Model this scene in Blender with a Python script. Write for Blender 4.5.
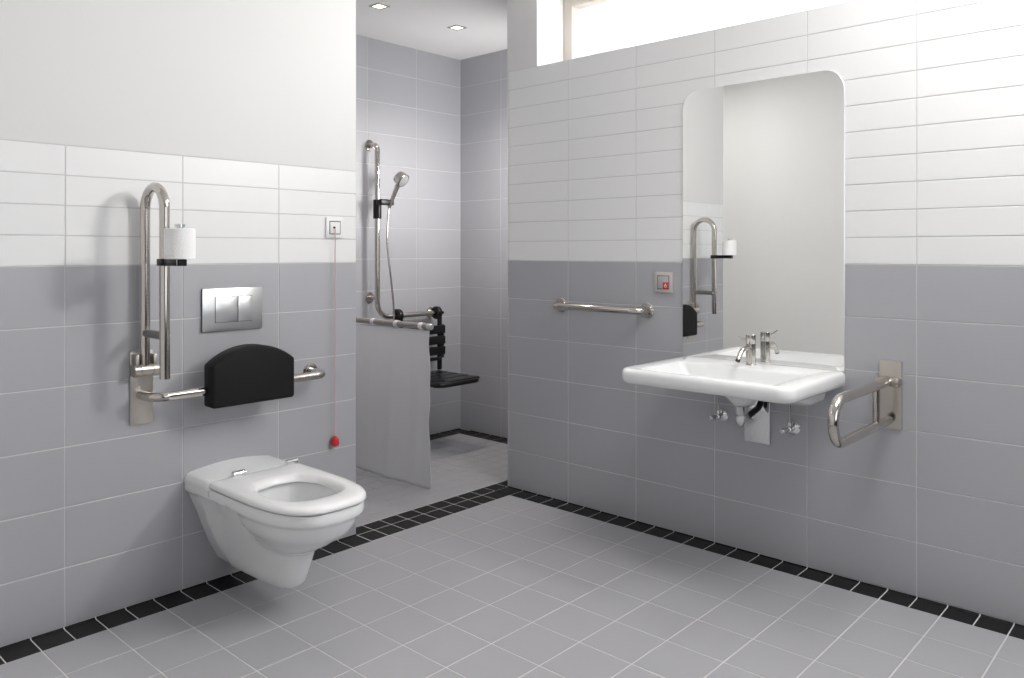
import bpy, bmesh, math, random
from mathutils import Vector, Matrix
random.seed(7)
scene = bpy.context.scene
COL = scene.collection
for o in list(bpy.data.objects): bpy.data.objects.remove(o)

# ------------------------------------------------------------------ camera, sky, window light, exposure
cam_d = bpy.data.cameras.new('camera'); cam = bpy.data.objects.new('camera', cam_d); COL.objects.link(cam)
CAM_YAW = math.degrees(.7417)
cam.location = (-3.0971, -2.8711, 1.2476)
cam.rotation_euler = (math.radians(90), 0, math.radians(CAM_YAW - 90))
cam_d.sensor_width = 36; cam_d.lens = 795.56 / 1024 * 36
cam_d.shift_y = -(339 - 251.5) / 1024
cam_d.clip_start = .02
scene.camera = cam

world = bpy.data.worlds.new('sky'); scene.world = world; world.use_nodes = True
bg = world.node_tree.nodes['Background']
bg.inputs[0].default_value = (.93, .96, 1, 1); bg.inputs[1].default_value = 2.0

def area(name, loc, target, sx, sy, power, color=(1, 1, 1), spread=180):
    l = bpy.data.lights.new(name, 'AREA'); l.shape = 'RECTANGLE'; l.size = sx; l.size_y = sy
    l.energy = power; l.color = color; l.spread = math.radians(spread)
    o = bpy.data.objects.new(name, l); COL.objects.link(o); o.location = loc
    o.rotation_euler = (Vector(target) - Vector(loc)).to_track_quat('-Z', 'Z').to_euler()
    return o
# daylight entering the strip window (at its glass) and fill at an added, unseen window behind the viewer
area('daylight_strip_window_sunny_end', (.19, -3.0, 2.40), (-1.6, 0, .9), .50, .34, 56, (1, .985, .96))
area('daylight_strip_window', (.30, -.85, 2.39), (-1.6, -.85, 2.20), 1.0, .30, 42, (1, .98, .95))
area('added_rear_fill', (-1.6, -4.64, 1.6), (-1.4, 0, 1.1), 2.0, 1.5, 3, (.97, .985, 1))  # added fill from behind, no such window known

vs = scene.view_settings
vs.view_transform = 'Standard'; vs.look = 'None'; vs.gamma = 1; vs.use_curve_mapping = False; vs.exposure = 0.0

# ------------------------------------------------------------------ materials
def mat(name, color, rough=.5, metal=0, coat=0, noise=None, bump=None, var=0, spec=.5, trans=0, bevel=0):
    m = bpy.data.materials.new(name); m.use_nodes = True
    nt = m.node_tree; b = nt.nodes['Principled BSDF']
    b.inputs['Base Color'].default_value = (*color, 1); b.inputs['Roughness'].default_value = rough
    b.inputs['Metallic'].default_value = metal; b.inputs['Coat Weight'].default_value = coat
    b.inputs['Specular IOR Level'].default_value = spec
    b.inputs['Transmission Weight'].default_value = trans
    tc = nt.nodes.new('ShaderNodeTexCoord')
    if var or noise:
        n = nt.nodes.new('ShaderNodeTexNoise'); n.inputs['Scale'].default_value = noise or 3
        n.inputs['Detail'].default_value = 4
        nt.links.new(tc.outputs['Object'], n.inputs['Vector'])
        mr = nt.nodes.new('ShaderNodeMapRange'); mr.inputs['To Min'].default_value = 1 - (var or .03); mr.inputs['To Max'].default_value = 1 + (var or .03)
        nt.links.new(n.outputs['Fac'], mr.inputs['Value'])
        mx = nt.nodes.new('ShaderNodeMix'); mx.data_type = 'RGBA'; mx.blend_type = 'MULTIPLY'; mx.inputs[0].default_value = 1
        mx.inputs[6].default_value = (*color, 1); nt.links.new(mr.outputs[0], mx.inputs[7])
        nt.links.new(mx.outputs[2], b.inputs['Base Color'])
    if bump:
        sc, st = bump
        n2 = nt.nodes.new('ShaderNodeTexNoise'); n2.inputs['Scale'].default_value = sc; n2.inputs['Detail'].default_value = 2
        nt.links.new(tc.outputs['Object'], n2.inputs['Vector'])
        bp = nt.nodes.new('ShaderNodeBump'); bp.inputs['Strength'].default_value = st; bp.inputs['Distance'].default_value = .002
        nt.links.new(n2.outputs['Fac'], bp.inputs['Height']); nt.links.new(bp.outputs[0], b.inputs['Normal'])
    return m
M = {}
M['white_tile'] = mat('white glazed tile', (.82, .825, .825), .34, noise=1.3, var=.015, bump=(5, .08))
M['grey_tile'] = mat('lavender grey glazed tile', (.405, .407, .434), .42, spec=.9, noise=1.5, var=.03, bump=(5, .08))
M['floor_tile'] = mat('grey matt floor tile', (.375, .375, .393), .42, noise=2.5, var=.04, bump=(60, .05))
M['black_tile'] = mat('black floor tile', (.009, .009, .0095), .5, noise=6, var=.2, spec=.25)
M['grout_wall'] = mat('light grey wall grout', (.64, .64, .635), .9)
M['grout_floor'] = mat('light floor grout', (.66, .655, .645), .9)
M['plaster'] = mat('white painted plaster', (.745, .74, .735), .85, noise=2, var=.01, bump=(90, .12))
M['dark_rear'] = mat('charcoal reflection darkener', (.06, .06, .065), .8)  # invented dark tone for the unseen rear wall, darkens metal reflections and bounce
M['ceiling'] = mat('white ceiling paint', (.80, .795, .79), .9, noise=2, var=.01)
M['ceramic'] = mat('white glazed ceramic', (.83, .84, .845), .13, coat=0)
M['seat'] = mat('white seat plastic', (.88, .885, .89), .2)
M['steel'] = mat('satin stainless steel', (.58, .545, .51), .11, metal=1, bump=(300, .02))
M['grey_steel'] = mat('dark brushed steel', (.30, .29, .28), .35, metal=1)
M['brushed'] = mat('brushed steel plate', (.54, .50, .46), .28, metal=1, noise=40, var=.04)
M['chrome'] = mat('polished chrome', (.72, .72, .73), .06, metal=1)
M['satin'] = mat('satin chrome plate', (.80, .80, .80), .30, metal=1)
M['black'] = mat('black cushion foam', (.006, .006, .0065), .65, spec=.25, noise=30, var=.1, bump=(250, .1))
M['black_gloss'] = mat('black moulded plastic', (.008, .008, .0085), .3, spec=.35)
M['paper'] = mat('white toilet paper', (.90, .90, .90), .95, bump=(260, .8))
M['white_plastic'] = mat('white plastic', (.82, .82, .82), .35)
M['ivory'] = mat('warm steel switch frame', (.62, .58, .55), .35, metal=.4)
M['grey_plastic'] = mat('grey plastic', (.45, .44, .45), .4)
M['dark_gap'] = mat('dark gap', (.02, .02, .02), .7)
M['red'] = mat('red plastic', (.62, .03, .03), .35)
M['cord'] = mat('pale red cord', (.72, .36, .36), .8)
M['rail_grey'] = mat('taupe coated rail', (.36, .33, .32), .4, metal=.3)
M['frame_win'] = mat('beige window frame', (.66, .61, .56), .5)
M['symbol'] = mat('pale symbol print', (.85, .7, .6), .5)

def curtain_mat():
    m = bpy.data.materials.new('translucent white curtain cloth'); m.use_nodes = True; nt = m.node_tree
    b = nt.nodes['Principled BSDF']; b.inputs['Base Color'].default_value = (.86, .86, .87, 1); b.inputs['Roughness'].default_value = .55
    tr = nt.nodes.new('ShaderNodeBsdfTranslucent'); tr.inputs[0].default_value = (.86, .86, .87, 1)
    tp = nt.nodes.new('ShaderNodeBsdfTransparent')
    a = nt.nodes.new('ShaderNodeMixShader'); a.inputs[0].default_value = .62
    c = nt.nodes.new('ShaderNodeMixShader'); c.inputs[0].default_value = .05
    nt.links.new(b.outputs[0], a.inputs[1]); nt.links.new(tr.outputs[0], a.inputs[2])
    nt.links.new(a.outputs[0], c.inputs[1]); nt.links.new(tp.outputs[0], c.inputs[2])
    nt.links.new(c.outputs[0], nt.nodes['Material Output'].inputs[0]); return m
M['curtain'] = curtain_mat()

def glass_mat():
    m = bpy.data.materials.new('window glass'); m.use_nodes = True; nt = m.node_tree
    nt.nodes.remove(nt.nodes['Principled BSDF'])
    tp = nt.nodes.new('ShaderNodeBsdfTransparent'); gl = nt.nodes.new('ShaderNodeBsdfGlossy'); gl.inputs['Roughness'].default_value = 0
    lw = nt.nodes.new('ShaderNodeLayerWeight'); lw.inputs[0].default_value = .5
    pw = nt.nodes.new('ShaderNodeMath'); pw.operation = 'POWER'; pw.inputs[1].default_value = 5; nt.links.new(lw.outputs['Facing'], pw.inputs[0])
    fr = nt.nodes.new('ShaderNodeMath'); fr.operation = 'MULTIPLY_ADD'; fr.inputs[1].default_value = .9; fr.inputs[2].default_value = .04; nt.links.new(pw.outputs[0], fr.inputs[0])
    mx = nt.nodes.new('ShaderNodeMixShader')
    nt.links.new(fr.outputs[0], mx.inputs[0]); nt.links.new(tp.outputs[0], mx.inputs[1]); nt.links.new(gl.outputs[0], mx.inputs[2])
    nt.links.new(mx.outputs[0], nt.nodes['Material Output'].inputs[0]); return m
M['glass'] = glass_mat()

def emit(name, col, st):
    m = bpy.data.materials.new(name); m.use_nodes = True; b = m.node_tree.nodes['Principled BSDF']
    b.inputs['Base Color'].default_value = (*col, 1); b.inputs['Emission Color'].default_value = (*col, 1); b.inputs['Emission Strength'].default_value = st
    return m
M['lamp'] = emit('warm lamp glass', (1, .93, .78), 3.0)
M['lamp_white'] = emit('white lamp diffuser', (1, .98, .95), 2.0)
M['mirror'] = mat('silver mirror', (.90, .905, .895), .0, metal=1)

# ------------------------------------------------------------------ helpers
def link(name, bm, mats, parent=None, smooth=None, kind=None):
    me = bpy.data.meshes.new(name)
    bmesh.ops.recalc_face_normals(bm, faces=bm.faces[:])
    if parent is not None:
        bmesh.ops.translate(bm, verts=bm.verts[:], vec=-base_of(parent))
    bm.to_mesh(me); bm.free()
    if not isinstance(mats, (list, tuple)): mats = [mats]
    for m in mats: me.materials.append(M[m])
    if smooth is not None:
        me.shade_smooth(); me.set_sharp_from_angle(angle=math.radians(smooth))
    o = bpy.data.objects.new(name, me); COL.objects.link(o)
    if parent is not None: o.parent = parent
    if kind: o['kind'] = kind
    return o
def base_of(o):
    v = Vector(o.location)
    while o.parent: o = o.parent; v += Vector(o.location)
    return v
def thing(name, label, cat, loc, group=None):
    o = bpy.data.objects.new(name, None); COL.objects.link(o); o.location = loc; o.empty_display_size = .05
    o['label'] = label; o['category'] = cat
    if group: o['group'] = group
    return o
def tag(o, label, cat, group=None):
    o['label'] = label; o['category'] = cat
    if group: o['group'] = group
    return o
def add_box(bm, x0, x1, y0, y1, z0, z1, bev=0, seg=2, mi=0):
    vs_ = [bm.verts.new(p) for p in [(x0,y0,z0),(x1,y0,z0),(x1,y1,z0),(x0,y1,z0),(x0,y0,z1),(x1,y0,z1),(x1,y1,z1),(x0,y1,z1)]]
    fs = [bm.faces.new([vs_[i] for i in q]) for q in [(0,3,2,1),(4,5,6,7),(0,1,5,4),(1,2,6,5),(2,3,7,6),(3,0,4,7)]]
    for f_ in fs: f_.material_index = mi
    if bev:
        es = list({e for f_ in fs for e in f_.edges})
        r = bmesh.ops.bevel(bm, geom=es, offset=bev, segments=seg, affect='EDGES', profile=.5)
        for f_ in r['faces']: f_.material_index = mi
    return bm
def box(x0, x1, y0, y1, z0, z1, bev=0, seg=2): return add_box(bmesh.new(), min(x0,x1), max(x0,x1), min(y0,y1), max(y0,y1), min(z0,z1), max(z0,z1), bev, seg)
def loft(bm, loops, cap0=True, cap1=True, closed=True, mi=0):
    rows = [[bm.verts.new(p) for p in L] for L in loops]
    n = len(rows[0])
    for a, b in zip(rows, rows[1:]):
        for i in range(n if closed else n - 1):
            j = (i + 1) % n
            f_ = bm.faces.new((a[i], a[j], b[j], b[i])); f_.material_index = mi
    if cap0: bm.faces.new(rows[0][::-1]).material_index = mi
    if cap1: bm.faces.new(rows[-1]).material_index = mi
    return bm
def fillet(pts, r, n=8):
    pts = [Vector(p) for p in pts]; out = [pts[0]]
    for k in range(1, len(pts) - 1):
        rr = r[k - 1] if isinstance(r, (list, tuple)) else r
        a, b, c = pts[k-1], pts[k], pts[k+1]
        u, v = (a - b).normalized(), (c - b).normalized()
        ang = u.angle(v)
        if ang > 3.1 or rr == 0: out.append(b); continue
        t = min(rr / math.tan(ang / 2), (a - b).length * .499, (c - b).length * .499) if k not in (1, len(pts)-2) else rr / math.tan(ang / 2)
        rr2 = t * math.tan(ang / 2)
        cen = b + (u + v).normalized() * (rr2 / math.sin(ang / 2))
        p0, p1 = b + u * t - cen, b + v * t - cen
        tot = p0.angle(p1)
        for i in range(n + 1):
            q = i / n
            out.append(cen + (p0 * math.sin((1 - q) * tot) + p1 * math.sin(q * tot)) / math.sin(tot))
    out.append(pts[-1]); return out
def add_tube(bm, pts, r, seg=16, cap=True, rz=None, mi=0):
    pts = [Vector(p) for p in pts]
    t0 = (pts[1] - pts[0]).normalized()
    n = t0.orthogonal().normalized(); loops = []; pt = t0
    for i, p in enumerate(pts):
        t = ((pts[min(i+1, len(pts)-1)] - pts[max(i-1, 0)])).normalized()
        q = pt.rotation_difference(t); n = q @ n; pt = t
        b = t.cross(n).normalized(); n = b.cross(t).normalized()
        rr = r[i] if isinstance(r, (list, tuple)) else r
        loops.append([p + (n * math.cos(a) + b * math.sin(a)) * rr for a in [2*math.pi*k/seg for k in range(seg)]])
    return loft(bm, loops, cap, cap, mi=mi)
def tube(pts, r, seg=16, cap=True): return add_tube(bmesh.new(), pts, r, seg, cap)
def lathe(bm, c, axis, prof, seg=32, mi=0):
    """prof: list of (distance along axis, radius)"""
    c = Vector(c); ax = Vector(axis).normalized(); n = ax.orthogonal().normalized(); b = ax.cross(n)
    loops = [[c + ax * h + (n * math.cos(a) + b * math.sin(a)) * max(rr, 1e-4) for a in [2*math.pi*k/seg for k in range(seg)]] for h, rr in prof]
    return loft(bm, loops, mi=mi)
def rrect(x0, x1, y0, y1, z, radii, n=6):
    """rounded rectangle loop; radii for corners (x1,y1),(x0,y1),(x0,y0),(x1,y0)"""
    out = []
    for (cx_, cy_, a0), r in zip([(x1, y1, 0), (x0, y1, 90), (x0, y0, 180), (x1, y0, 270)], radii):
        sx = -1 if cx_ == x1 else 1; sy = -1 if cy_ == y1 else 1
        for k in range(n + 1):
            a = math.radians(a0 + 90 * k / n)
            out.append(Vector((cx_ + sx * r + r * math.cos(a), cy_ + sy * r + r * math.sin(a), z)))
    return out

# ------------------------------------------------------------------ tiled surfaces
G = .0035
def tiles(bm, org, U_, V_, N_, us, vs_, mi_of, g=G, h=.0015):
    """a field of bevelled tiles; us, vs_: grout line coordinates along U and V; N: outward; tile tops lie in the plane through org"""
    org, U_, V_, N_ = map(Vector, (org, U_, V_, N_))
    for a0, a1 in zip(us, us[1:]):
        for b0, b1 in zip(vs_, vs_[1:]):
            if a1 - a0 < g * 1.5 or b1 - b0 < g * 1.5: continue
            mi = mi_of(a0, b0)
            if mi is None: continue
            e = g / 2; q = .0012
            def ring(i, d): return [bm.verts.new(org + U_ * a + V_ * b + N_ * d) for a, b in
                [(a0+e+i, b0+e+i), (a1-e-i, b0+e+i), (a1-e-i, b1-e-i), (a0+e+i, b1-e-i)]]
            r0, r1, r2 = ring(0, -h), ring(0, -h*.45), ring(q, 0)
            for s, t in ((r0, r1), (r1, r2)):
                for i in range(4):
                    j = (i + 1) % 4; bm.faces.new((s[i], s[j], t[j], t[i])).material_index = mi
            bm.faces.new(r2).material_index = mi
def frange(a, b, st):
    out = []; v = a
    while v < b - 1e-6: out.append(v); v += st
    return out + [b]
def lines(lo, hi, anchor, st):
    k = math.ceil((lo - anchor) / st + 1e-6); v = anchor + k * st; out = [lo]
    while v < hi - 1e-6: out.append(v); v += st
    return out + [hi]

CEIL = 2.596
CEIL_MAIN = 2.90
ROWS_LOW = [.0, .2, .4, .6, .8, 1.0, 1.2]
# toilet wall: a block between the toilet area and the shower; wall face y=0
XT0, XT1 = -2.40, -.9785
D = .0016
bm = bmesh.new()
add_box(bm, XT0, XT1 + .0 - D, D, 1.60, 0, CEIL_MAIN, mi=0)
bm2 = bm
add_box(bm, XT0, XT1 - D, 0, D, 1.6015, CEIL_MAIN, mi=3)                     # painted plaster above the tiles
tiles(bm, (0,0,0), (1,0,0), (0,0,1), (0,-1,0), [XT0, -2.154, -1.7575, -1.361, XT1], [.005] + ROWS_LOW[1:] + [1.3, 1.4, 1.5, 1.6], lambda a, b: 1 if b >= 1.199 else 2)
tiles(bm, (XT1,0,0), (0,1,0), (0,0,1), (1,0,0), [.0]+lines(.006, 1.18, .22, .4)[0:], [.005] + frange(.2, CEIL, .2), lambda a, b: 2)
for f_ in bm.faces:                                                      # the left and rear faces of the block are painted
    c = f_.calc_center_median()
    if f_.material_index == 0 and (abs(c.x - XT0) < 1e-4 or abs(c.y - 1.6) < 1e-4): f_.material_index = 3
link('wall_back', bm, ['grout_wall', 'white_tile', 'grey_tile', 'plaster'], kind='structure')

# washbasin wall, wall face x=0, tiled to 2.2 m, strip window above
YW0, YW1 = -4.6, 0.0
WY1, WY0, WZ0, WX = -.208, -3.75, 2.2, .45
bm = bmesh.new()
add_box(bm, D, WX, YW0, YW1, 0, WZ0 - .001, mi=0)
add_box(bm, 0, WX, WY1, YW1, WZ0, CEIL, mi=3)
add_box(bm, 0, WX, YW0, WY0, WZ0, CEIL, mi=3)
add_box(bm, 0, WX, YW0, YW1, CEIL, CEIL_MAIN, mi=3)
tiles(bm, (0,0,0), (0,1,0), (0,0,1), (-1,0,0), lines(-3.61-.4*2, 0, -.41, .4), [.005] + ROWS_LOW[1:] + [1.3 + .1*k for k in range(10)], lambda a, b: 1 if b >= 1.199 else 2)
link('wall_right', bm, ['grout_wall', 'white_tile', 'grey_tile', 'plaster'], kind='structure')
# shower walls
bm = bmesh.new(); YS, XS = 1.18, .785
add_box(bm, XT1, XS + .15, YS + D, YS + .2, 0, CEIL, mi=0)
tiles(bm, (0,YS,0), (1,0,0), (0,0,1), (0,-1,0), lines(XT1, XS, -.016, .4), [.005] + frange(.2, CEIL, .2), lambda a, b: 1)
link('wall_shower_back', bm, ['grout_wall', 'grey_tile'], kind='structure')
bm = bmesh.new()
add_box(bm, XS + D, XS + .15, -.12, YS + D, 0, CEIL, mi=0)
tiles(bm, (XS,0,0), (0,1,0), (0,0,1), (-1,0,0), lines(0, YS, .788, .4), [.005] + frange(.2, CEIL, .2), lambda a, b: 1)
link('wall_shower_right', bm, ['grout_wall', 'grey_tile'], kind='structure')
bm = bmesh.new()
add_box(bm, WX, XS + D, -.12, -D, 0, CEIL, mi=0)
link('wall_shower_front', bm, ['grout_wall'], kind='structure')
# painted walls of the rest of the room, beside and behind the viewer; rear one made dark for its reflections
link('wall_left', box(-4.1, -3.9, -4.8, 1.8, 0, CEIL_MAIN), 'plaster', kind='structure')
link('wall_recess', box(-3.9, -2.40, 1.6, 1.8, 0, CEIL_MAIN), 'plaster', kind='structure')
bm = bmesh.new()
add_box(bm, -3.9, -2.7, -4.8, -4.6, 0, CEIL_MAIN); add_box(bm, -.5, .45, -4.8, -4.6, 0, CEIL_MAIN)
add_box(bm, -2.7, -.5, -4.8, -4.6, 0, .75); add_box(bm, -2.7, -.5, -4.8, -4.6, 2.45, CEIL_MAIN)
link('wall_rear', bm, 'dark_rear', kind='structure')
bm = bmesh.new()
add_box(bm, -4.1, WX, -4.8, 0, CEIL_MAIN, CEIL_MAIN + .15); add_box(bm, -4.1, XT1, 0, 1.8, CEIL_MAIN, CEIL_MAIN + .15)
add_box(bm, XT1, XS + .15, -.002, YS + .2, CEIL, CEIL_MAIN + .15); add_box(bm, WX, XS + .15, -.12, -.002, CEIL, CEIL_MAIN + .15)
link('ceiling', bm, 'ceiling', kind='structure')

# floor: grout slab with main field, black border strips, shower field
bm = bmesh.new()
add_box(bm, -4.1, XS + .15, -4.8, 1.8, -.1, -D, mi=0)
fx = sorted([-.29 - .1967 * k for k in range(20)]) 
fx = [x for x in fx if x > -3.9] + [-.0982]
fy = sorted([-.112 - .2 * k for k in range(1, 23)]) + [-.1078]
tiles(bm, (0,0,0), (1,0,0), (0,1,0), (0,0,1), fx, fy, lambda a, b: 1, g=.0045)
tiles(bm, (0,0,0), (1,0,0), (0,1,0), (0,0,1), lines(XT1+.02, XS-.1, -.0, .1), lines(.085, YS-.1, .085, .1), lambda a, b: 1, g=.003)
tiles(bm, (0,0,0), (1,0,0), (0,1,0), (0,0,1), lines(-3.9, XT0-.0, -3.9, .2), lines(-.112, 1.6, -.112, .2), lambda a, b: 1, g=.0045)
link('floor', bm, ['grout_floor', 'floor_tile'], kind='structure')

def cove(name, org, U_, N_, cuts, w=.1, rise=.0055, g=.0045):
    """black cove tiles: run along U, N points away from the wall into the room"""
    bm = bmesh.new(); org, U_, N_ = map(Vector, (org, U_, N_)); Z = Vector((0, 0, 1))
    prof = [(w + .0006, -.0016), (w - .0006, .0004), (.012, .0004), (.007, .0012), (.004, .0030), (.003, rise - .0005), (.0, rise - .0002), (.0, -.0016)]
    gp = [(w, -.0030), (w - .002, -.0006), (.012, -.0006), (.007, .0000), (.0036, .0018), (.0018, rise - .002), (-.001, rise - .002), (-.001, -.0030)]
    def run(a, b, pr, mi): loft(bm, [[org + U_ * t + N_ * d + Z * h for d, h in pr] for t in (a, b)], mi=mi)
    run(cuts[0], cuts[-1], gp, 0)
    for a, b in zip(cuts, cuts[1:]):
        if b - a > .012: run(a + g/2, b - g/2, prof, 1)
    return link(name, bm, ['grout_floor', 'black_tile'], kind='structure')
bx = sorted([-.29 - .1967 * k / 2 for k in range(1, 22) if -.29 - .1967 * k / 2 > XT0 and -.29 - .1967*k/2 < XT1 - .01])
cove('trim_1', (0, 0, 0), (1, 0, 0), (0, -1, 0), [XT0] + bx + [XT1], w=.110)
by = sorted([-.112 - .1 * k for k in range(44)])
cove('trim_2', (0, 0, 0), (0, 1, 0), (-1, 0, 0), by + [-.004])
cove('trim_3', (0, YS, 0), (1, 0, 0), (0, -1, 0), lines(XT1 + .002, XS, -.015, .1))
cove('trim_4', (XS, 0, 0), (0, 1, 0), (-1, 0, 0), lines(.0, YS - .1, .08, .1))
bm = bmesh.new()   # flat double black band across the shower opening
tiles(bm, (0,0,0), (1,0,0), (0,1,0), (0,0,1), [XT1+.002] + sorted([-.0 - .0983 * k for k in range(0, 10)]), [-.1085, -.004, .083], lambda a, b: 1, g=.0045)
tiles(bm, (0,0,0), (1,0,0), (0,1,0), (0,0,1), [.0, .0983, .1966, .295, .393, .49, .59, XS-.1], [-.004, .083], lambda a, b: 1, g=.0045)
add_box(bm, XT1, XS - .1, -.108, .083, -.0024, -.0012, mi=0)
link('trim_5', bm, ['grout_floor', 'black_tile'], kind='structure')

# ------------------------------------------------------------------ strip window above the basin wall and added unseen rear window
bm = bmesh.new()
fxa, fxb, fw = .215, .285, .058
add_box(bm, fxa, fxb, WY1 - fw, WY1 - .001, WZ0, CEIL, .004); add_box(bm, fxa, fxb, WY0 + .001, WY0 + fw, WZ0, CEIL, .004)
add_box(bm, fxa, fxb, WY0 + fw, WY1 - fw, CEIL - .055, CEIL - .001, .004); add_box(bm, fxa, fxb, WY0 + fw, WY1 - fw, WZ0 + .001, WZ0 + .03, .004)
w1 = link('window_1', bm, 'frame_win', kind='structure')
bm = box(.245, .251, WY0 + fw, WY1 - fw, WZ0 + .03, CEIL - .055)
g_ = link('pane', bm, 'glass', w1)
bm = bmesh.new()
for x in (-2.7, -1.63, -.56): add_box(bm, x, x + .06, -4.74, -4.68, .75, 2.45)
for z in (.75, 2.39):
    for x in (-2.64, -1.57): add_box(bm, x, x + 1.01, -4.74, -4.68, z, z + .06)
w2 = link('added_fill_window', bm, 'frame_win', kind='structure')  # unseen window, added to go with the rear fill light
for x in (-2.64, -1.57): link('pane', box(x, x + 1.01, -4.713, -4.707, .81, 2.39), 'glass', w2)

# ------------------------------------------------------------------ wall hung toilet
TX = -1.567
toilet = thing('wall_hung_toilet', 'white wall-hung toilet on the tiled wall below the black cushion', 'toilet', (TX, 0, .40))
def interp(tab, z):
    tab = sorted(tab)
    if z <= tab[0][0]: return tab[0][1:]
    for a, b in zip(tab, tab[1:]):
        if z <= b[0]:
            t = (z - a[0]) / (b[0] - a[0]); return [p + (q - p) * t for p, q in zip(a[1:], b[1:])]
    return tab[-1][1:]
# z: (front length, body half width, half width at the wall, superellipse exponent)
RIM_L, RIM_W, RIM_N = .716, .183, 3.0
def sup(t, n): return max(0.0, 1 - abs(t) ** n) ** (1 / n)
def sstep(a, b, x): t = min(max((x - a) / (b - a), 0), 1); return t * t * (3 - 2 * t)
# z: trunk front, trunk half width, wing half width at the wall, bowl front, bowl half width, bowl rear radius
TAB = [(.076, .430, .045, .045, .0, .0, .01), (.083, .456, .060, .053, .0, .0, .01), (.105, .475, .070, .061, 0, 0, .01), (.16, .498, .080, .085, 0, 0, .01),
       (.205, .515, .086, .104, .47, .02, .03), (.225, .525, .089, .1125, .535, .070, .08), (.25, .535, .092, .123, .592, .108, .12), (.28, .54, .095, .136, .642, .137, .15),
       (.31, .55, .098, .149, .678, .156, .17), (.34, .55, .102, .161, .699, .168, .19), (.365, .55, .106, .172, .709, .175, .21), (.41, .55, .11, .18, .715, .178, .23)]
RIM_L, RIM_W, RIM_N = .716, .183, 3.0
def sup(t, n): return max(0.0, 1 - abs(t) ** n) ** (1 / n)
def sstep(a, b, x): t = min(max((x - a) / (b - a), 0), 1); return t * t * (3 - 2 * t)
# z: trunk front, trunk half width, wing half width at the wall, bowl front, bowl half width, bowl rear radius
TAB = [(.076, .430, .040, .040, .0, .0, .01), (.083, .456, .058, .052, .0, .0, .01), (.105, .475, .070, .064, 0, 0, .01), (.16, .498, .080, .092, 0, 0, .01),
       (.205, .515, .086, .109, .47, .02, .03), (.225, .525, .089, .117, .535, .070, .08), (.25, .535, .092, .126, .588, .104, .12), (.28, .54, .095, .137, .635, .131, .15),
       (.31, .55, .098, .150, .678, .155, .17), (.34, .55, .102, .162, .698, .167, .19), (.365, .55, .106, .172, .708, .173, .21), (.41, .55, .11, .18, .715, .174, .23)]
def rim_w(s, inset=0):
    L, W = RIM_L - inset, RIM_W - inset; a = .36; sc = L - a
    return W if s <= sc else W * sup((s - sc) / a, RIM_N)
def half_outline(z, inset=0):
    tf, tw, ww, bf, bw, br = interp(TAB, z)
    k = sstep(.352, .374, z)
    body_L = max(tf, bf); L = (body_L * (1 - k) + RIM_L * k) - inset
    pts = [(0, 0)]
    K = 46
    for i in range(K + 1):
        t = i / K; s_ = L * (.30 * t + .70 * math.sin(math.pi / 2 * t)) 
        if i == K: pts.append((L, 0)); break
        kw = sstep(.080, .112, s_)
        trunk = (tw * sup(min(s_ / tf, 1), 3.4) if s_ < tf else 0) * kw
        wing = ww * (1 - kw) + trunk; trunk = 0
        c = .44; bowl = 0
        if bw > 0:
            q = (s_ - c) / (bf - c) if s_ > c else (s_ - c) / -(br + .02)
            bowl = bw * sup(q, 2.35) if abs(q) < 1 else 0
        w = (wing ** 7 + trunk ** 7 + bowl ** 7) ** (1 / 7)
        w = min(w, .178)
        rw = rim_w(s_ * RIM_L / max(L + inset, 1e-6) if k < 1 else s_, 0)
        w = w * (1 - k) + rw * k - inset
        pts.append((s_, max(w, .002)))
    return pts
def full(z, inset=0):
    h = half_outline(z, inset)
    return [Vector((TX + w, -s_, z)) for s_, w in h] + [Vector((TX - w, -s_, z)) for s_, w in h[-2:0:-1]]
bm = bmesh.new()
zs = [.076, .078, .083, .092, .105, .13, .16, .185, .205, .215, .225, .237, .25, .265, .28, .295, .31, .325, .34, .352, .358, .363, .368, .374, .385, .398]
loops = [full(z) for z in zs]
top = full(.402, .004); loops.append([Vector((p.x, p.y, .405)) for p in top])
HC = (TX, -.462)
def sup_r(ang, a, b, n):
    c, s_ = abs(math.cos(ang)), abs(math.sin(ang)); return ((c / a) ** n + (s_ / b) ** n) ** (-1 / n)
def hole_loop(ref, a, b, z, n=2.3, cy=None):
    out = []
    for p in ref:
        ang = math.atan2(p.y - HC[1], p.x - HC[0]); r = sup_r(ang, b, a, n)
        out.append(Vector((HC[0] + r * math.cos(ang), (cy if cy is not None else HC[1]) + r * math.sin(ang), z)))
    return out
for a, b, z, cy in [(.172, .128, .405, None), (.168, .124, .402, None), (.166, .122, .39, None), (.16, .116, .34, None), (.14, .10, .28, -.45), (.11, .075, .225, -.43), (.08, .055, .195, -.41), (.03, .02, .185, -.40)]:
    loops.append(hole_loop(top, a, b, z, cy=cy))
loft(bm, loops)
link('bowl', bm, 'ceramic', toilet, 38)
# deck behind the seat, crowned against the wall
bm = bmesh.new(); rows = []
NW = 36
for s, dz in [(0.0, None), (.0, 0), (.03, 0), (.07, 0), (.11, 0), (.145, 0), (.170, -.001), (.180, -.005), (.185, -.016), (.186, -.026)]:
    row = []
    for i in range(NW + 1):
        w = -1 + 2 * i / NW
        ww_ = .1855
        z = .426 + .021 * (1 - w * w) * max(0, 1 - s / .18) + (dz or 0)
        e = max(0, abs(w) - .89) / .11
        z -= .021 * (1 - math.sqrt(max(0, 1 - e * e)))
        if dz is None: z = .401
        row.append(Vector((TX + ww_ * w, -s, z)))
    rows.append(row)
for r_ in rows[1:]:
    r_.insert(0, Vector((TX - .1855, r_[0].y, .401))); r_.append(Vector((TX + .1855, r_[-1].y, .401)))
rows[0].insert(0, Vector((TX - .1855, 0, .401))); rows[0].append(Vector((TX + .1855, 0, .401)))
loft(bm, rows, cap0=False, cap1=False, closed=False)
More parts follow.
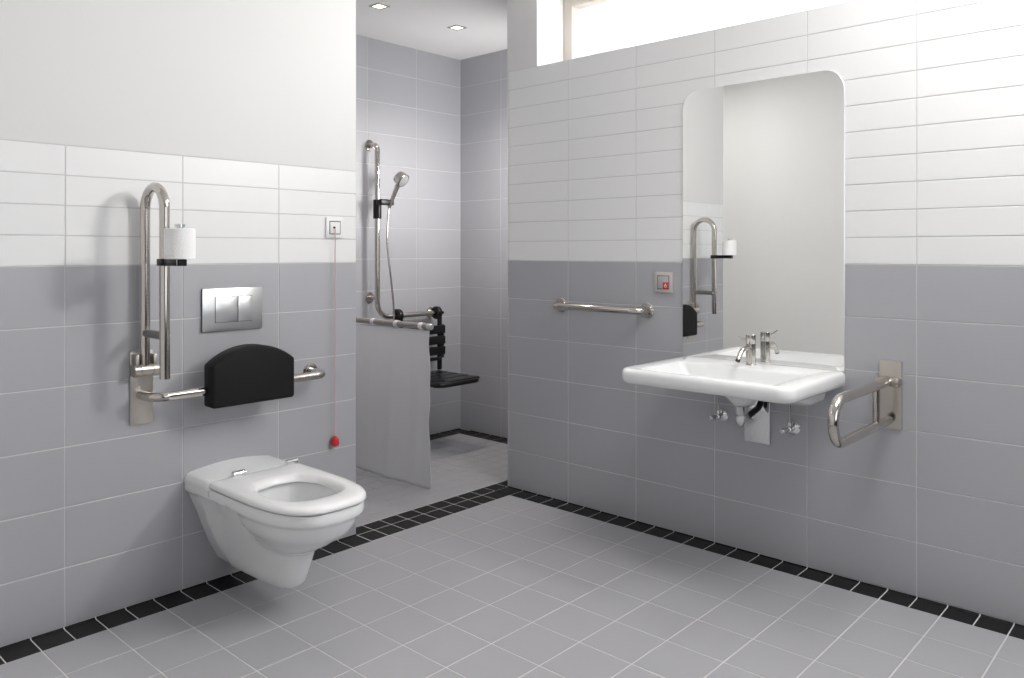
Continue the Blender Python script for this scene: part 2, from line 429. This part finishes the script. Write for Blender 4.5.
bmesh.ops.holes_fill(bm, edges=[e for e in bm.edges if e.is_boundary], sides=0)
bmesh.ops.remove_doubles(bm, verts=bm.verts[:], dist=1e-5)
link('rear_deck', bm, 'ceramic', toilet, 45)
# seat ring
def seat_outer(inset, z):
    h = [(s, w) for s, w in half_outline(.402, 0)]
    L, W = .722, .186
    out = []
    N = 72
    # polygon: back edge straight at s=.128, sides, front curve
    poly = [(.172, 0), (.172, W - .03)]
    for k in range(1, 7):
        a = math.pi / 2 * k / 6; poly.append((.202 - .03 * math.cos(a), W - .03 + .03 * math.sin(a)))
    sc = L - .36
    poly.append((sc, W))
    for k in range(1, 25):
        th = math.pi / 2 * k / 24; poly.append((sc + .36 * math.sin(th) ** (2 / 3.1), W * math.cos(th) ** (2 / 3.1) if k < 24 else 0))
    poly = [(TX + w, -s) for s, w in poly] + [(TX - w, -s) for s, w in poly[-2:0:-1]]
    n = len(poly)
    for i in range(n):
        p = Vector(poly[i]); a = Vector(poly[i-1]); b = Vector(poly[(i+1) % n])
        t = (b - a).normalized(); nn = Vector((-t.y, t.x))
        c = Vector(HC)
        if (c - p).dot(nn) < 0: nn = -nn
        q = p + nn * inset; out.append(Vector((q.x, q.y, z)))
    return out
ref = seat_outer(0, 0)
bm = bmesh.new()
L_ = [seat_outer(.006, .409), seat_outer(.0, .413), seat_outer(0, .420), seat_outer(.003, .427), seat_outer(.010, .432), seat_outer(.02, .434), seat_outer(.032, .435)]
L_ += [hole_loop(ref, .174, .140, .4345, 2.7), hole_loop(ref, .167, .133, .432, 2.7), hole_loop(ref, .159, .125, .427, 2.7), hole_loop(ref, .153, .118, .418, 2.7), hole_loop(ref, .150, .115, .409, 2.7)]
loft(bm, L_, False, False)
bm.verts.ensure_lookup_table()
n_ = len(ref)
a_ = bm.verts[:n_]; b_ = bm.verts[len(L_)*n_ - n_:len(L_)*n_]
for i in range(n_):
    j = (i+1) % n_; bm.faces.new((a_[i], b_[i], b_[j], a_[j]))
link('seat', bm, 'seat', toilet, 60)
for hx in (-.063, .156):
    bm = bmesh.new()
    lathe(bm, (TX + hx - .024, -.174, .438), (1, 0, 0), [(0, .009), (.001, .011), (.047, .011), (.048, .009)], 20)
    add_box(bm, TX + hx - .022, TX + hx + .022, -.182, -.166, .424, .438)
    link('hinge', bm, 'chrome', toilet, 40)

# ------------------------------------------------------------------ support rails
def rosette(name, c, n, r, parent, m='steel'):
    bm = bmesh.new(); lathe(bm, c, n, [(0, r), (.004, r), (.007, r - .003), (.0075, r - .009), (.009, r - .01), (.010, .0)], 36)
    return link(name, bm, m, parent, 35)
# fold-up rail beside the toilet, standing upright
RX, RY1, RY2 = -1.908, -.034, -.190
fold = thing('fold_up_support_rail', 'steel hinged support rail folded up against the wall beside the toilet', 'grab rail', (RX, 0, .638))
link('mounting_plate', box(-1.948, -1.869, -.008, 0, .638, .897, .0015), 'brushed', fold, 30)
bm = bmesh.new()
add_box(bm, -1.945, -1.933, -.05, -.008, .815, .888, .003); add_box(bm, -1.884, -1.872, -.05, -.008, .815, .888, .003)
lathe(bm, (-1.95, -.036, .832), (1, 0, 0), [(0, .020), (.002, .0225), (.020, .0225), (.021, .021), (.023, .0225), (.062, .0225), (.064, .021), (.065, .0225), (.085, .0225), (.087, .020)], 28)
link('hinge', bm, 'brushed', fold, 35)
link('rail', tube(fillet([(RX, RY1, .835), (RX, RY1, 1.469), (RX, RY2, 1.469), (RX, RY2, .817)], .0779, 14), .017, 24), 'steel', fold, 40)
link('crossbar', tube([(RX, RY1 - .012, .962), (RX, RY2 + .01, .962)], .0145, 20), 'grey_steel', fold, 40)
bm = bmesh.new(); lathe(bm, (RX+.0155, RY2, .962), (1, 0, 0), [(0, .006), (.0025, .0055), (.003, .003)], 16)
link('screw_cap', bm, 'satin', fold, 40)

# toilet roll holder clamped to that rail and the roll on it
hold = thing('toilet_roll_holder', 'black arm clamped on the upright rail carrying the paper roll', 'toilet roll holder', (RX, RY2, 1.20))
bm = bmesh.new()
add_box(bm, RX - .020, RX + .020, RY2 - .022, RY2 + .019, 1.199, 1.223, .003); add_box(bm, RX - .015, RX + .015, -.324, RY2, 1.2, 1.222, .003)
link('arm', bm, 'black_gloss', hold, 30)
bm = bmesh.new(); lathe(bm, (RX, -.303, 1.222), (0, 0, 1), [(0, .010), (.104, .010), (.105, .016), (.115, .016), (.1155, .012)], 24)
link('pin', bm, 'chrome', hold, 40)
bm = box(RX - .0156, RX - .0146, -.316, -.3125, 1.201, 1.2215)
link('edge_strip', bm, 'satin', hold)
bm = bmesh.new()
c = Vector((RX, -.303, 1.2225)); R0, R1 = .0480, .019
prof = [(.0, R1), (.0, R0 - .002), (.002, R0), (.098, R0), (.1, R0 - .002), (.1, R1)]
loops = [[c + Vector((math.cos(a) * r, math.sin(a) * r, h)) for a in [2*math.pi*k/48 for k in range(48)]] for h, r in prof]
loft(bm, loops + [loops[0]], False, False); bmesh.ops.remove_doubles(bm, verts=bm.verts[:], dist=1e-6)
tag(link('toilet_paper_roll', bm, 'paper', None, 40), 'embossed white toilet paper roll standing on the black arm', 'toilet paper')

# back support: bent rail with black cushion
CY = -.115
back = thing('toilet_back_support', 'bent steel rail with a black arched cushion above the toilet', 'back support', (-1.56, 0, .745))
pts = fillet([(-1.912, -.008, .742), (-1.912, CY, .742), (-1.214, CY, .747), (-1.214, 0, .747)], [.05, .045], 10)
link('rail', tube(pts, .0165, 24), 'steel', back, 40)
rosette('wall_flange', (-1.214, 0, .747), (0, -1, 0), .034, back)
out = []
cx0, cx1, cz0, cz1, ct = -1.724, -1.390, .683, .836, .898
rr = .012
half = (cx1 - cx0) / 2; cxm = (cx0 + cx1) / 2
sag = ct - cz1; Rc = (half * half + sag * sag) / (2 * sag)
out += [(cx0, cz0 + rr)]
for k in range(1, 6):
    a = math.pi + math.pi / 2 * k / 6; out.append((cx0 + rr + rr * math.cos(a), cz0 + rr + rr * math.sin(a)))
out += [(cx0 + rr, cz0), (cx1 - rr, cz0)]
for k in range(1, 6):
    a = -math.pi / 2 + math.pi / 2 * k / 6; out.append((cx1 - rr + rr * math.cos(a), cz0 + rr + rr * math.sin(a)))
out += [(cx1, cz0 + rr), (cx1, cz1 - .008)]
amax = math.asin(half / Rc)
for k in range(0, 25):
    a = amax * (1 - k / 12); a *= .985
    out.append((cxm + Rc * math.sin(a), ct - Rc + Rc * math.cos(a)))
out += [(cx0, cz1 - .008)]
def inset_poly(poly, d):
    n = len(poly); r = []
    for i in range(n):
        p, a, b = Vector(poly[i]), Vector(poly[i-1]), Vector(poly[(i+1) % n])
        t = (b - a).normalized(); r.append(p + Vector((-t.y, t.x)) * d)
    return r
bm = bmesh.new()
loft(bm, [[Vector((q[0], y, q[1])) for q in inset_poly(out, d)] for y, d in [(-.095, .006), (-.097, .002), (-.1, 0), (-.155, 0), (-.161, .0015), (-.165, .005), (-.1665, .012)]])
link('cushion', bm, 'black', back, 50)

# fold-down rail beside the basin
PY = -1.923
fr = thing('fold_down_support_rail', 'steel hinged support rail folded down beside the washbasin', 'grab rail', (0, PY, .598))
link('mounting_plate', box(-.009, 0, -1.962, -1.884, .598, .847, .0015), 'brushed', fr, 30)
bm = bmesh.new()
add_box(bm, -.05, -.008, -1.956, -1.944, .755, .79, .003); add_box(bm, -.05, -.008, -1.902, -1.89, .755, .79, .003)
lathe(bm, (-.034, -1.965, .774), (0, 1, 0), [(0, .015), (.002, .0175), (.080, .0175), (.082, .015)], 28)
link('hinge', bm, 'brushed', fr, 35)
link('rail', tube(fillet([(-.034, PY, .774), (-.562, PY, .774), (-.562, PY, .632), (-.03, PY, .632)], .0705, 14), .017, 24), 'steel', fr, 40)
link('crossbar', tube([(-.16, PY, .762), (-.16, PY, .644)], .0125, 20), 'steel', fr, 40)
bm = bmesh.new(); lathe(bm, (-.008, PY, .632), (-1, 0, 0), [(0, .012), (.025, .012), (.026, .010)], 20)
link('stop_pad', bm, 'black_gloss', fr, 40)

# horizontal bar on the basin wall
gb = thing('wall_grab_bar', 'short horizontal steel grab bar on the wall left of the mirror', 'grab rail', (0, -.61, .979))
link('rail', tube(fillet([(0, -.37, .981), (-.078, -.37, .981), (-.078, -.872, .979), (0, -.872, .979)], [.05, .05], 10), .0165, 24), 'steel', gb, 40)
rosette('wall_flange', (0, -.37, .981), (-1, 0, 0), .036, gb); rosette('wall_flange', (0, -.872, .979), (-1, 0, 0), .036, gb)

# ------------------------------------------------------------------ flush plate
fp = thing('flush_plate', 'satin chrome flush plate with two buttons on the toilet wall', 'flush plate', (-1.5635, 0, .945))
link('plate', box(-1.687, -1.440, -.011, -.007, .945, 1.107, .0012), 'satin', fp, 30)
link('shadow_gap', box(-1.686, -1.441, -.007, 0, .946, 1.106), 'dark_gap', fp)  # black slab stands in for the shadow around the plate edge
link('button_surround', box(-1.638, -1.484, -.0116, -.009, .977, 1.076), 'dark_gap', fp)
link('button', box(-1.6365, -1.547, -.014, -.008, .9785, 1.0745, .001), 'satin', fp, 30)
link('button', box(-1.5445, -1.4855, -.015, -.008, .9785, 1.0745, .001), 'satin', fp, 30)
# ------------------------------------------------------------------ pull cord alarm
ps = thing('pull_cord_switch', 'white square emergency pull switch with a long thin cord', 'alarm switch', (-1.097, 0, 1.306))
link('frame', box(-1.140, -1.054, -.010, 0, 1.306, 1.393, .002), 'white_plastic', ps, 30)
link('surround', box(-1.125, -1.069, -.0106, -.009, 1.321, 1.378), 'dark_gap', ps)
link('cover', box(-1.1215, -1.0725, -.0125, -.009, 1.3245, 1.3745, .001), 'white_plastic', ps, 30)
bm = bmesh.new(); lathe(bm, (-1.103, -.0125, 1.350), (0, -1, 0), [(0, .005), (.006, .004), (.008, .002)], 12)
link('cord_outlet', bm, 'dark_gap', ps, 40)
cp = [(-1.103, -.018, 1.350), (-1.103, -.021, 1.34)] + [(-1.103 + .0008*math.sin(k*1.7), -.021, 1.34 - k * .04) for k in range(1, 22)] + [(-1.103, -.021, .45)]
cord = link('cord', tube(cp, .0021, 8), 'cord', ps, 60)
bm = bmesh.new(); lathe(bm, (-1.103, -.0215, .460), (0, 0, -1), [(0, .005), (.004, .010), (.012, .0165), (.020, .0150), (.026, .0175), (.036, .0165), (.043, .010), (.046, .004)], 20)
link('pull_knob', bm, 'red', cord, 40)
# ------------------------------------------------------------------ call switch
cs = thing('nurse_call_switch', 'small square wall switch with a red key between grab bar and mirror', 'switch', (0, -.962, 1.064))
link('frame', box(-.010, 0, -1.009, -.915, 1.064, 1.155, .002), 'ivory', cs, 30)
link('surround', box(-.0106, -.009, -.993, -.931, 1.078, 1.140), 'dark_gap', cs)
link('rocker', box(-.0125, -.009, -.990, -.934, 1.081, 1.137, .001), 'grey_plastic', cs, 30)
k = link('red_key', box(-.0140, -.012, -.990, -.961, 1.081, 1.110, .0008), 'red', cs, 30)
bm = bmesh.new()
add_box(bm, -.0146, -.0138, -.978, -.973, 1.098, 1.103)
lathe(bm, (-.0138, -.9755, 1.0925), (-1, 0, 0), [(0, .0065), (.0008, .0065)], 16)
sy = link('symbol', bm, 'symbol', k)
bm = bmesh.new(); lathe(bm, (-.0144, -.9755, 1.0915), (-1, 0, 0), [(0, .0035), (.0006, .0035)], 12)
link('symbol_centre', bm, 'red', k)

# ------------------------------------------------------------------ mirror
bm = bmesh.new()
def mirror_loop(x, ins):
    y0, y1, z0, z1, r = -1.757 + ins, -1.057 - ins, .789 + ins, 1.951 - ins, .082 - ins
    pts = [(y0, z0), (y1, z0)]
    for k in range(0, 13):
        a = math.pi / 2 * k / 12; pts.append((y1 - r + r * math.cos(a), z1 - r + r * math.sin(a)))
    for k in range(0, 13):
        a = math.pi / 2 + math.pi / 2 * k / 12; pts.append((y0 + r + r * math.cos(a), z1 - r + r * math.sin(a)))
    return [Vector((x, y, z)) for y, z in pts]
loft(bm, [mirror_loop(0, 0), mirror_loop(-.0045, 0), mirror_loop(-.006, .0015)])
mo = link('wall_mirror', bm, ['mirror', 'satin'], None)
for p in mo.data.polygons:
    if abs(p.normal.x) < .9: p.material_index = 1
tag(mo, 'tall frameless mirror with rounded top corners above the washbasin', 'mirror')

# ------------------------------------------------------------------ washbasin
SY0, SY1, SX = -1.762, -1.058, -.511
SZ = .789
basin = thing('washbasin', 'white rectangular wall-hung washbasin under the mirror', 'washbasin', (0, -1.41, .66))
bm = bmesh.new()
rad = lambda f, b: (b, f, f, b)      # (x1,y1) back, (x0,y1) front, (x0,y0) front, (x1,y0) back
B = []
def R_(x0, x1, y0, y1, z, f, b): B.append(rrect(x0, x1, y0, y1, z, rad(f, b), 8))
R_(-.14, -.05, -1.62, -1.26, .664, .03, .02)
R_(-.165, -.012, -1.672, -1.205, .667, .04, .02)
R_(-.19, -.004, -1.684, -1.19, .675, .05, .02)
R_(-.27, -.002, -1.688, -1.18, .690, .07, .02)
R_(-.35, -.001, -1.692, -1.165, .708, .07, .015)
R_(-.42, -.001, -1.70, -1.14, .724, .06, .012)
R_(-.45, -.001, -1.71, -1.11, .730, .06, .012)
R_(SX + .030, -.001, SY0 + .022, SY1 - .022, .731, .045, .012)
R_(SX + .012, -.001, SY0 + .008, SY1 - .008, .733, .050, .012)
R_(SX + .003, 0, SY0 + .001, SY1 - .001, .741, .055, .012)
R_(SX, 0, SY0, SY1, .752, .056, .012)
R_(SX, 0, SY0, SY1, .770, .056, .012)
R_(SX + .003, 0, SY0 + .002, SY1 - .002, .780, .055, .014)
R_(SX + .010, 0, SY0 + .008, SY1 - .008, .787, .050, .014)
R_(SX + .020, 0, SY0 + .016, SY1 - .016, .789, .045, .012)
R_(-.474, -.150, -1.690, -1.130, .7885, .030, .028)
R_(-.474, -.156, -1.684, -1.136, .7865, .030, .028)
R_(-.468, -.162, -1.676, -1.144, .778, .030, .028)
R_(-.456, -.170, -1.660, -1.165, .745, .035, .03)
R_(-.435, -.180, -1.645, -1.185, .732, .04, .035)
R_(-.37, -.190, -1.61, -1.22, .720, .045, .04)
R_(-.29, -.198, -1.53, -1.30, .708, .04, .03)
R_(-.24, -.20, -1.45, -1.37, .701, .015, .015)
loft(bm, B)
link('bowl', bm, 'ceramic', basin, 42)
bm = bmesh.new(); lathe(bm, (-.22, -1.41, .7005), (0, 0, 1), [(0, .026), (.002, .026), (.003, .022), (.006, .018), (.008, .006)], 28)
link('plug', bm, 'chrome', basin, 40)
bm = bmesh.new(); lathe(bm, (-.205, -1.431, .668), (0, 0, -1), [(-.022, .075), (-.008, .055), (.004, .042), (.018, .030), (.020, .022)], 28)
link('outlet_boss', bm, 'ceramic', basin, 60)

# tap
TXp, TYp = -.072, -1.41
tap = thing('basin_mixer_tap', 'slim steel mixer tap standing on the washbasin below the mirror', 'tap', (TXp, TYp, SZ))
bm = bmesh.new(); lathe(bm, (TXp, TYp, SZ - .001), (0, 0, 1), [(0, .0215), (.003, .0215), (.004, .0195), (.086, .0195), (.0865, .0188), (.088, .0195), (.123, .0195), (.124, .0185)], 32)
link('body', bm, 'steel', tap, 35)
sp = fillet([(TXp - .01, TYp, SZ + .068), (TXp - .075, TYp, SZ + .072), (TXp - .112, TYp, SZ + .030)], .045, 10)
link('spout', tube(sp, .0095, 20), 'steel', tap, 40)
link('lever', tube([(TXp - .01, TYp, SZ + .116), (TXp - .05, TYp, SZ + .110), (TXp - .085, TYp, SZ + .114), (TXp - .115, TYp, SZ + .122)], [.0045, .0035, .0032, .003], 12), 'steel', tap, 50)
bm = bmesh.new(); lathe(bm, sp[-1], (sp[-1] - sp[-2]), [(-.001, .0098), (.004, .0098), (.0042, .006)], 20)
link('aerator', bm, 'black_gloss', tap, 40)

# trap and chrome cover plate
tr = thing('basin_trap', 'chrome drain trap with dark pipe under the washbasin', 'drain pipe', (-.175, -1.41, .56))
bm = bmesh.new(); lathe(bm, (-.205, -1.431, .6475), (0, 0, -1), [(0, .024), (.002, .0275), (.030, .0275), (.031, .0235), (.036, .0235), (.037, .0255), (.054, .0240), (.070, .018), (.080, .012), (.087, .003)], 28)
link('cup', bm, 'chrome', tr, 40)
link('pipe', tube(fillet([(-.192, -1.425, .590), (-.13, -1.428, .594), (-.05, -1.435, .618), (-.035, -1.44, .655), (-.012, -1.44, .66)], [.03, .03, .02], 8), .0125, 20), 'black_gloss', tr, 50)
bm = bmesh.new(); lathe(bm, (-.15, -1.427, .593), (-.93, .15, -.08), [(0, .0155), (.016, .0155), (.017, .013)], 20)
link('pipe_nut', bm, 'chrome', tr, 40)
bm = bmesh.new(); lathe(bm, (-.12, -1.42, .672), (0, 0, -1), [(0, .036), (.02, .032), (.038, .020), (.044, .010)], 24)
link('overflow_boss', bm, 'ceramic', basin, 60)
cpn = box(-.012, 0, -1.462, -1.352, .463, .70, .0015)
tag(link('trap_cover_plate', cpn, 'chrome', None, 30), 'rectangular polished metal plate on the wall behind the drain trap', 'cover plate')
# angle valves
def valve(y, z, label):
    t = thing('angle_valve', label, 'valve', (0, y, z), 'angle valves under the washbasin')
    bm = bmesh.new(); lathe(bm, (0, y, z), (-1, 0, 0), [(0, .028), (.004, .028), (.007, .025), (.010, .011), (.045, .011), (.047, .008)], 28)
    link('body', bm, 'chrome', t, 35)
    bm = bmesh.new(); lathe(bm, (-.036, y, z), (0, 1, 0) if False else (-.75, .3, -.1), [(0, .007), (.020, .007), (.021, .0125), (.040, .0125), (.042, .010)], 20)
    link('handle', bm, 'chrome', t, 35)
    bm = bmesh.new(); lathe(bm, (-.036, y, z), (0, 0, 1), [(0, .007), (.014, .007), (.015, .0095), (.028, .0095), (.029, .006)], 16)
    link('nut', bm, 'chrome', t, 35)
    link('riser', tube([(-.036, y, z + .025), (-.036, y, .669)], .0045, 12), 'steel', t, 50)
valve(-1.246, .552, 'chrome angle valve under the basin on the shower side of the drain')
valve(-1.556, .545, 'chrome angle valve under the basin on the folded rail side of the drain')

# ------------------------------------------------------------------ shower rail with hand shower
BY = 1.10
srl = thing('shower_grab_rail', 'steel L-shaped rail with vertical and horizontal bars on the shower wall', 'grab rail', (0, YS, .84))
SXr = -.006
link('rail', tube(fillet([(SXr, YS, 1.915), (SXr, BY, 1.915), (SXr, BY, .838), (.50, BY, .838), (.50, YS, .838)], [.04, .09, .03], 10), .0165, 20), 'steel', srl, 40)
rosette('wall_flange', (SXr, YS, 1.915), (0, -1, 0), .036, srl)
rosette('wall_flange', (SXr + .0, YS, .957), (0, -1, 0), .036, srl)
link('standoff', tube([(SXr, YS - .005, .957), (SXr, BY + .01, .957)], .010, 14), 'steel', srl, 40)
rosette('wall_flange', (.50, YS, .838), (0, -1, 0), .036, srl)
hs = thing('hand_shower', 'hand shower with a long metal hose held on the vertical rail', 'hand shower', (.03, BY - .04, 1.50))
link('handle', tube([(.046, BY - .05, 1.520), (.056, BY - .070, 1.575), (.072, BY - .100, 1.655), (.080, BY - .115, 1.685)], [.011, .013, .0155, .018], 16), 'steel', hs, 50)
ax = Vector((.22, -.78, -.62)).normalized()
bm = bmesh.new(); lathe(bm, (.080, BY - .098, 1.715), ax, [(0, .036), (.003, .041), (.038, .046), (.050, .047), (.053, .044), (.0535, .040)], 32)
hd = link('head', bm, 'steel', hs, 40)
bm = bmesh.new(); lathe(bm, Vector((.080, BY - .098, 1.715)) + ax * .0532, ax, [(0, .039), (.002, .036)], 28)
link('spray_face', bm, 'grey_plastic', hd, 40)
hp = [(.046, BY - .05, 1.522), (.032, BY - .055, 1.44), (.022, BY - .06, 1.33), (.028, BY - .065, 1.22), (.042, BY - .07, 1.10), (.058, BY - .07, .98), (.068, BY - .07, .86), (.066, BY - .07, .70), (.045, BY - .06, .52), (.0, BY - .05, .40), (-.06, BY - .04, .42), (-.10, BY - .02, .60), (-.10, YS - .01, .80)]
def smooth_path(p, k=6):
    p = [Vector(q) for q in p]; out = []
    for i in range(len(p) - 1):
        a = p[max(i-1, 0)]; b = p[i]; c = p[i+1]; d = p[min(i+2, len(p)-1)]
        for s in range(k):
            t = s / k; out.append(.5 * ((2*b) + (c-a)*t + (2*a-5*b+4*c-d)*t*t + (3*b-a-3*c+d)*t**3))
    return out + [p[-1]]
link('hose', tube(smooth_path(hp), .0062, 12), 'steel', hs, 60)
sh = thing('shower_slider', 'black sliding holder on the vertical shower rail', 'shower holder', (SXr, BY, 1.43))
bm = bmesh.new()
def ring_(bm, c, r0, r1, z0, z1):
    c = Vector(c); lp = [[Vector((c.x + r*math.cos(a), c.y + r*math.sin(a), z)) for a in [2*math.pi*k/28 for k in range(28)]] for r, z in ((r0, z0), (r1, z0), (r1, z1), (r0, z1), (r0, z0))]
    loft(bm, lp, False, False); bmesh.ops.remove_doubles(bm, verts=bm.verts[:], dist=1e-6)
ring_(bm, (SXr, BY), .0168, .026, 1.452, 1.57)
link('sleeve', bm, 'black_gloss', sh, 40)
bm = bmesh.new(); add_box(bm, SXr - .026, SXr + .082, BY - .068, BY - .018, 1.536, 1.572, .008, 3)
link('cradle', bm, 'black_gloss', sh, 40)

# ------------------------------------------------------------------ hanging shower seat
ss = thing('hanging_shower_seat', 'black slatted seat hung on the horizontal rail in the shower', 'shower seat', (.30, BY, .45))
SXa, SXb = .135, .515
for x in (.158, .492):
    bm = bmesh.new()
    lp = [[Vector((xx, BY + r * math.cos(a), .838 + r * math.sin(a))) for a in [2*math.pi*k/32 for k in range(32)]] for r, xx in ((.0168, x-.014), (.041, x-.014), (.043, x-.011), (.043, x+.011), (.041, x+.014), (.0168, x+.014), (.0168, x-.014))]
    loft(bm, lp, False, False); bmesh.ops.remove_doubles(bm, verts=bm.verts[:], dist=1e-6)
    link('hook', bm, 'black_gloss', ss, 40)
    link('upright', box(x - .017, x + .017, BY - .036, BY - .018, .46, .845, .006, 3), 'black_gloss', ss, 40)
bm = bmesh.new(); lathe(bm, (.505, BY - .02, .838), (1, 0, 0), [(0, .010), (.025, .010), (.027, .007)], 16)
link('knob', bm, 'black_gloss', ss, 40)
for k, z in enumerate((.701, .631, .561)):
    link('back_slat', box(SXa, SXb + .012, BY - .052, BY - .022, z, z + .056, .008, 3), 'black_gloss', ss, 40)
for x in (SXa + .008, SXb + .002):
    link('back_frame', tube([(x, BY - .030, .76), (x, BY - .030, .54)], .010, 12), 'black_gloss', ss, 40)
link('back_frame', tube(fillet([(SXa + .02, BY - .035, .57), (SXa + .02, BY - .035, .535), (SXb - .01, BY - .035, .535), (SXb - .01, BY - .035, .57)], .03, 6), .012, 12), 'black_gloss', ss, 40)
for k in range(4):
    y1 = 1.062 - k * .097
    link('seat_slat', box(SXa - .01, .478, y1 - .092, y1, .445 - k * .001, .461 - k * .001, .006, 3), 'black_gloss', ss, 40)
sf = fillet([(SXa - .005, 1.06, .441), (SXa - .005, .672, .438), (.472, .672, .438), (.472, 1.06, .441)], .05, 8)
link('seat_frame', tube(sf, .0145, 14), 'black_gloss', ss, 50)

# ------------------------------------------------------------------ shower curtain on its rail
XR = -.35
cr = thing('curtain_rail', 'taupe half-height rail reaching out from the shower wall', 'curtain rail', (XR, YS, .858))
link('rail', tube([(XR, YS - .004, .858), (XR, .232, .858)], .0155, 24), 'rail_grey', cr, 40)
bm = bmesh.new(); lathe(bm, (XR, .236, .858), (0, -1, 0), [(0, .0165), (.024, .0165), (.028, .014), (.0285, .0)], 24)
link('end_cap', bm, 'satin', cr, 40)
rosette('wall_flange', (XR, YS, .858), (0, -1, 0), .036, cr)
def sfold(y):
    t = (y - .22)
    return .008 * math.sin(t * 13) + .0045 * math.sin(t * 29 + 1) + .0022 * math.sin(t * 61 + 2)
ct_ = thing('shower_curtain', 'pale half-height curtain hanging in the shower opening', 'curtain', (XR, .7, .02))
bm = bmesh.new(); NY, NZ = 150, 44
grid = []
for j in range(NZ + 1):
    z = .838 - (.838 - .012) * j / NZ; q = j / NZ
    row = []
    for i in range(NY + 1):
        y = 1.165 + (.229 - 1.165) * i / NY
        x = XR + sfold(y + .05 * math.sin(2.3 * z)) * (.35 + .45 * q) + .0022 * math.sin(9 * z + 5 * y) * q
        yy = y - (.004 * math.sin(z * 14) + .003 * math.sin(z * 31)) * (i / NY) ** 8
        row.append(Vector((x, yy, z)))
    grid.append(row)
loft(bm, grid, False, False, closed=False)
cl = link('cloth', bm, 'curtain', ct_, 80)
so = cl.modifiers.new('thickness', 'SOLIDIFY'); so.thickness = .0008
bm = bmesh.new()
add_tube(bm, [g[-1] for g in grid], .0025, 8)
link('side_hem', bm, 'curtain', cl, 60)
for y in (.285, .488, .69, .90, 1.10):
    bm = bmesh.new()
    c = Vector((XR, y, .858)); seg = 28
    lp = [[Vector((c.x + r*math.cos(a), yy, c.z + r*math.sin(a))) for a in [2*math.pi*k/seg for k in range(seg)]] for r, yy in ((.0160, y-.014), (.0185, y-.014), (.0185, y+.014), (.0160, y+.014), (.0160, y-.014))]
    loft(bm, lp, False, False); bmesh.ops.remove_doubles(bm, verts=bm.verts[:], dist=1e-6)
    add_box(bm, XR - .0015, XR + .0015, y - .013, y + .013, .832, .842)
    link('clip', bm, 'white_plastic', ct_, 40)

# ------------------------------------------------------------------ recessed ceiling lights
def downlight(x, y, label):
    t = thing('ceiling_downlight', label, 'ceiling light', (x, y, CEIL), 'square lights in the shower ceiling')
    bm = bmesh.new(); h, w = .0415, .0115; z0, z1 = CEIL - .004, CEIL
    for a in ((x-h, x+h, y-h, y-h+w), (x-h, x+h, y+h-w, y+h), (x-h, x-h+w, y-h+w, y+h-w), (x+h-w, x+h, y-h+w, y+h-w)): add_box(bm, *a, z0, z1)
    link('frame', bm, 'rail_grey', t)
    link('diffuser', box(x-h+w, x+h-w, y-h+w, y+h-w, CEIL - .002, CEIL - .0003), 'lamp', t)
    l = bpy.data.lights.new('downlight_beam', 'SPOT'); l.energy = 24; l.color = (1, .93, .84); l.spot_size = math.radians(125); l.spot_blend = 1; l.shadow_soft_size = .03
    lo = bpy.data.objects.new('downlight_beam', l); COL.objects.link(lo); lo.parent = t; lo.location = (0, 0, -.012)
# lamps outside the picture: ceiling panel and recess lamp are added fill, shower wall lamp is inferred
def panel_lamp(name, label, cat, c, n, w, h, power, col):
    c = Vector(c); n = Vector(n); t = thing(name, label, cat, c)
    u = Vector((1, 0, 0)); v = n.cross(u)
    def slab(d0, d1, hw, hh, bev=0):
        p = [c + u * a * hw + v * b * hh + n * d for a in (-1, 1) for b in (-1, 1) for d in (d0, d1)]
        return box(min(q.x for q in p), max(q.x for q in p), min(q.y for q in p), max(q.y for q in p), min(q.z for q in p), max(q.z for q in p), bev)
    link('housing', slab(.001, .04, w/2 + .03, h/2 + .03, .004), 'white_plastic', t, 30)
    link('diffuser', slab(.0402, .043, w/2, h/2), 'lamp_white', t)
    o = area('lamp_light', (0, 0, 0), n, w, h, power, col); o.parent = t; o.location = n * .05
panel_lamp('added_fill_panel', 'added flat white fill light panel above the open floor in front of the basin', 'ceiling light', (-.75, -2.6, CEIL_MAIN), (0, 0, -1), .9, 1.0, 27, (1, .985, .965))  # unseen fill, added to brighten the basin wall and floor
panel_lamp('added_recess_fill', 'added flat white fill light panel in the recess beside the toilet wall', 'ceiling light', (-2.9, .6, CEIL_MAIN), (0, 0, -1), .6, .8, 12, (1, .98, .95))  # added to brighten the wall that the mirror shows
panel_lamp('shower_wall_lamp', 'white rectangular wall lamp inside the shower behind the basin wall', 'wall light', (.50, 0, 1.70), (0, 1, 0), .3, .5, 10.6, (1, .985, .965))
downlight(-.367, .618, 'square recessed ceiling light nearer the toilet side of the shower')
downlight(.208, .606, 'square recessed ceiling light above the hanging seat')
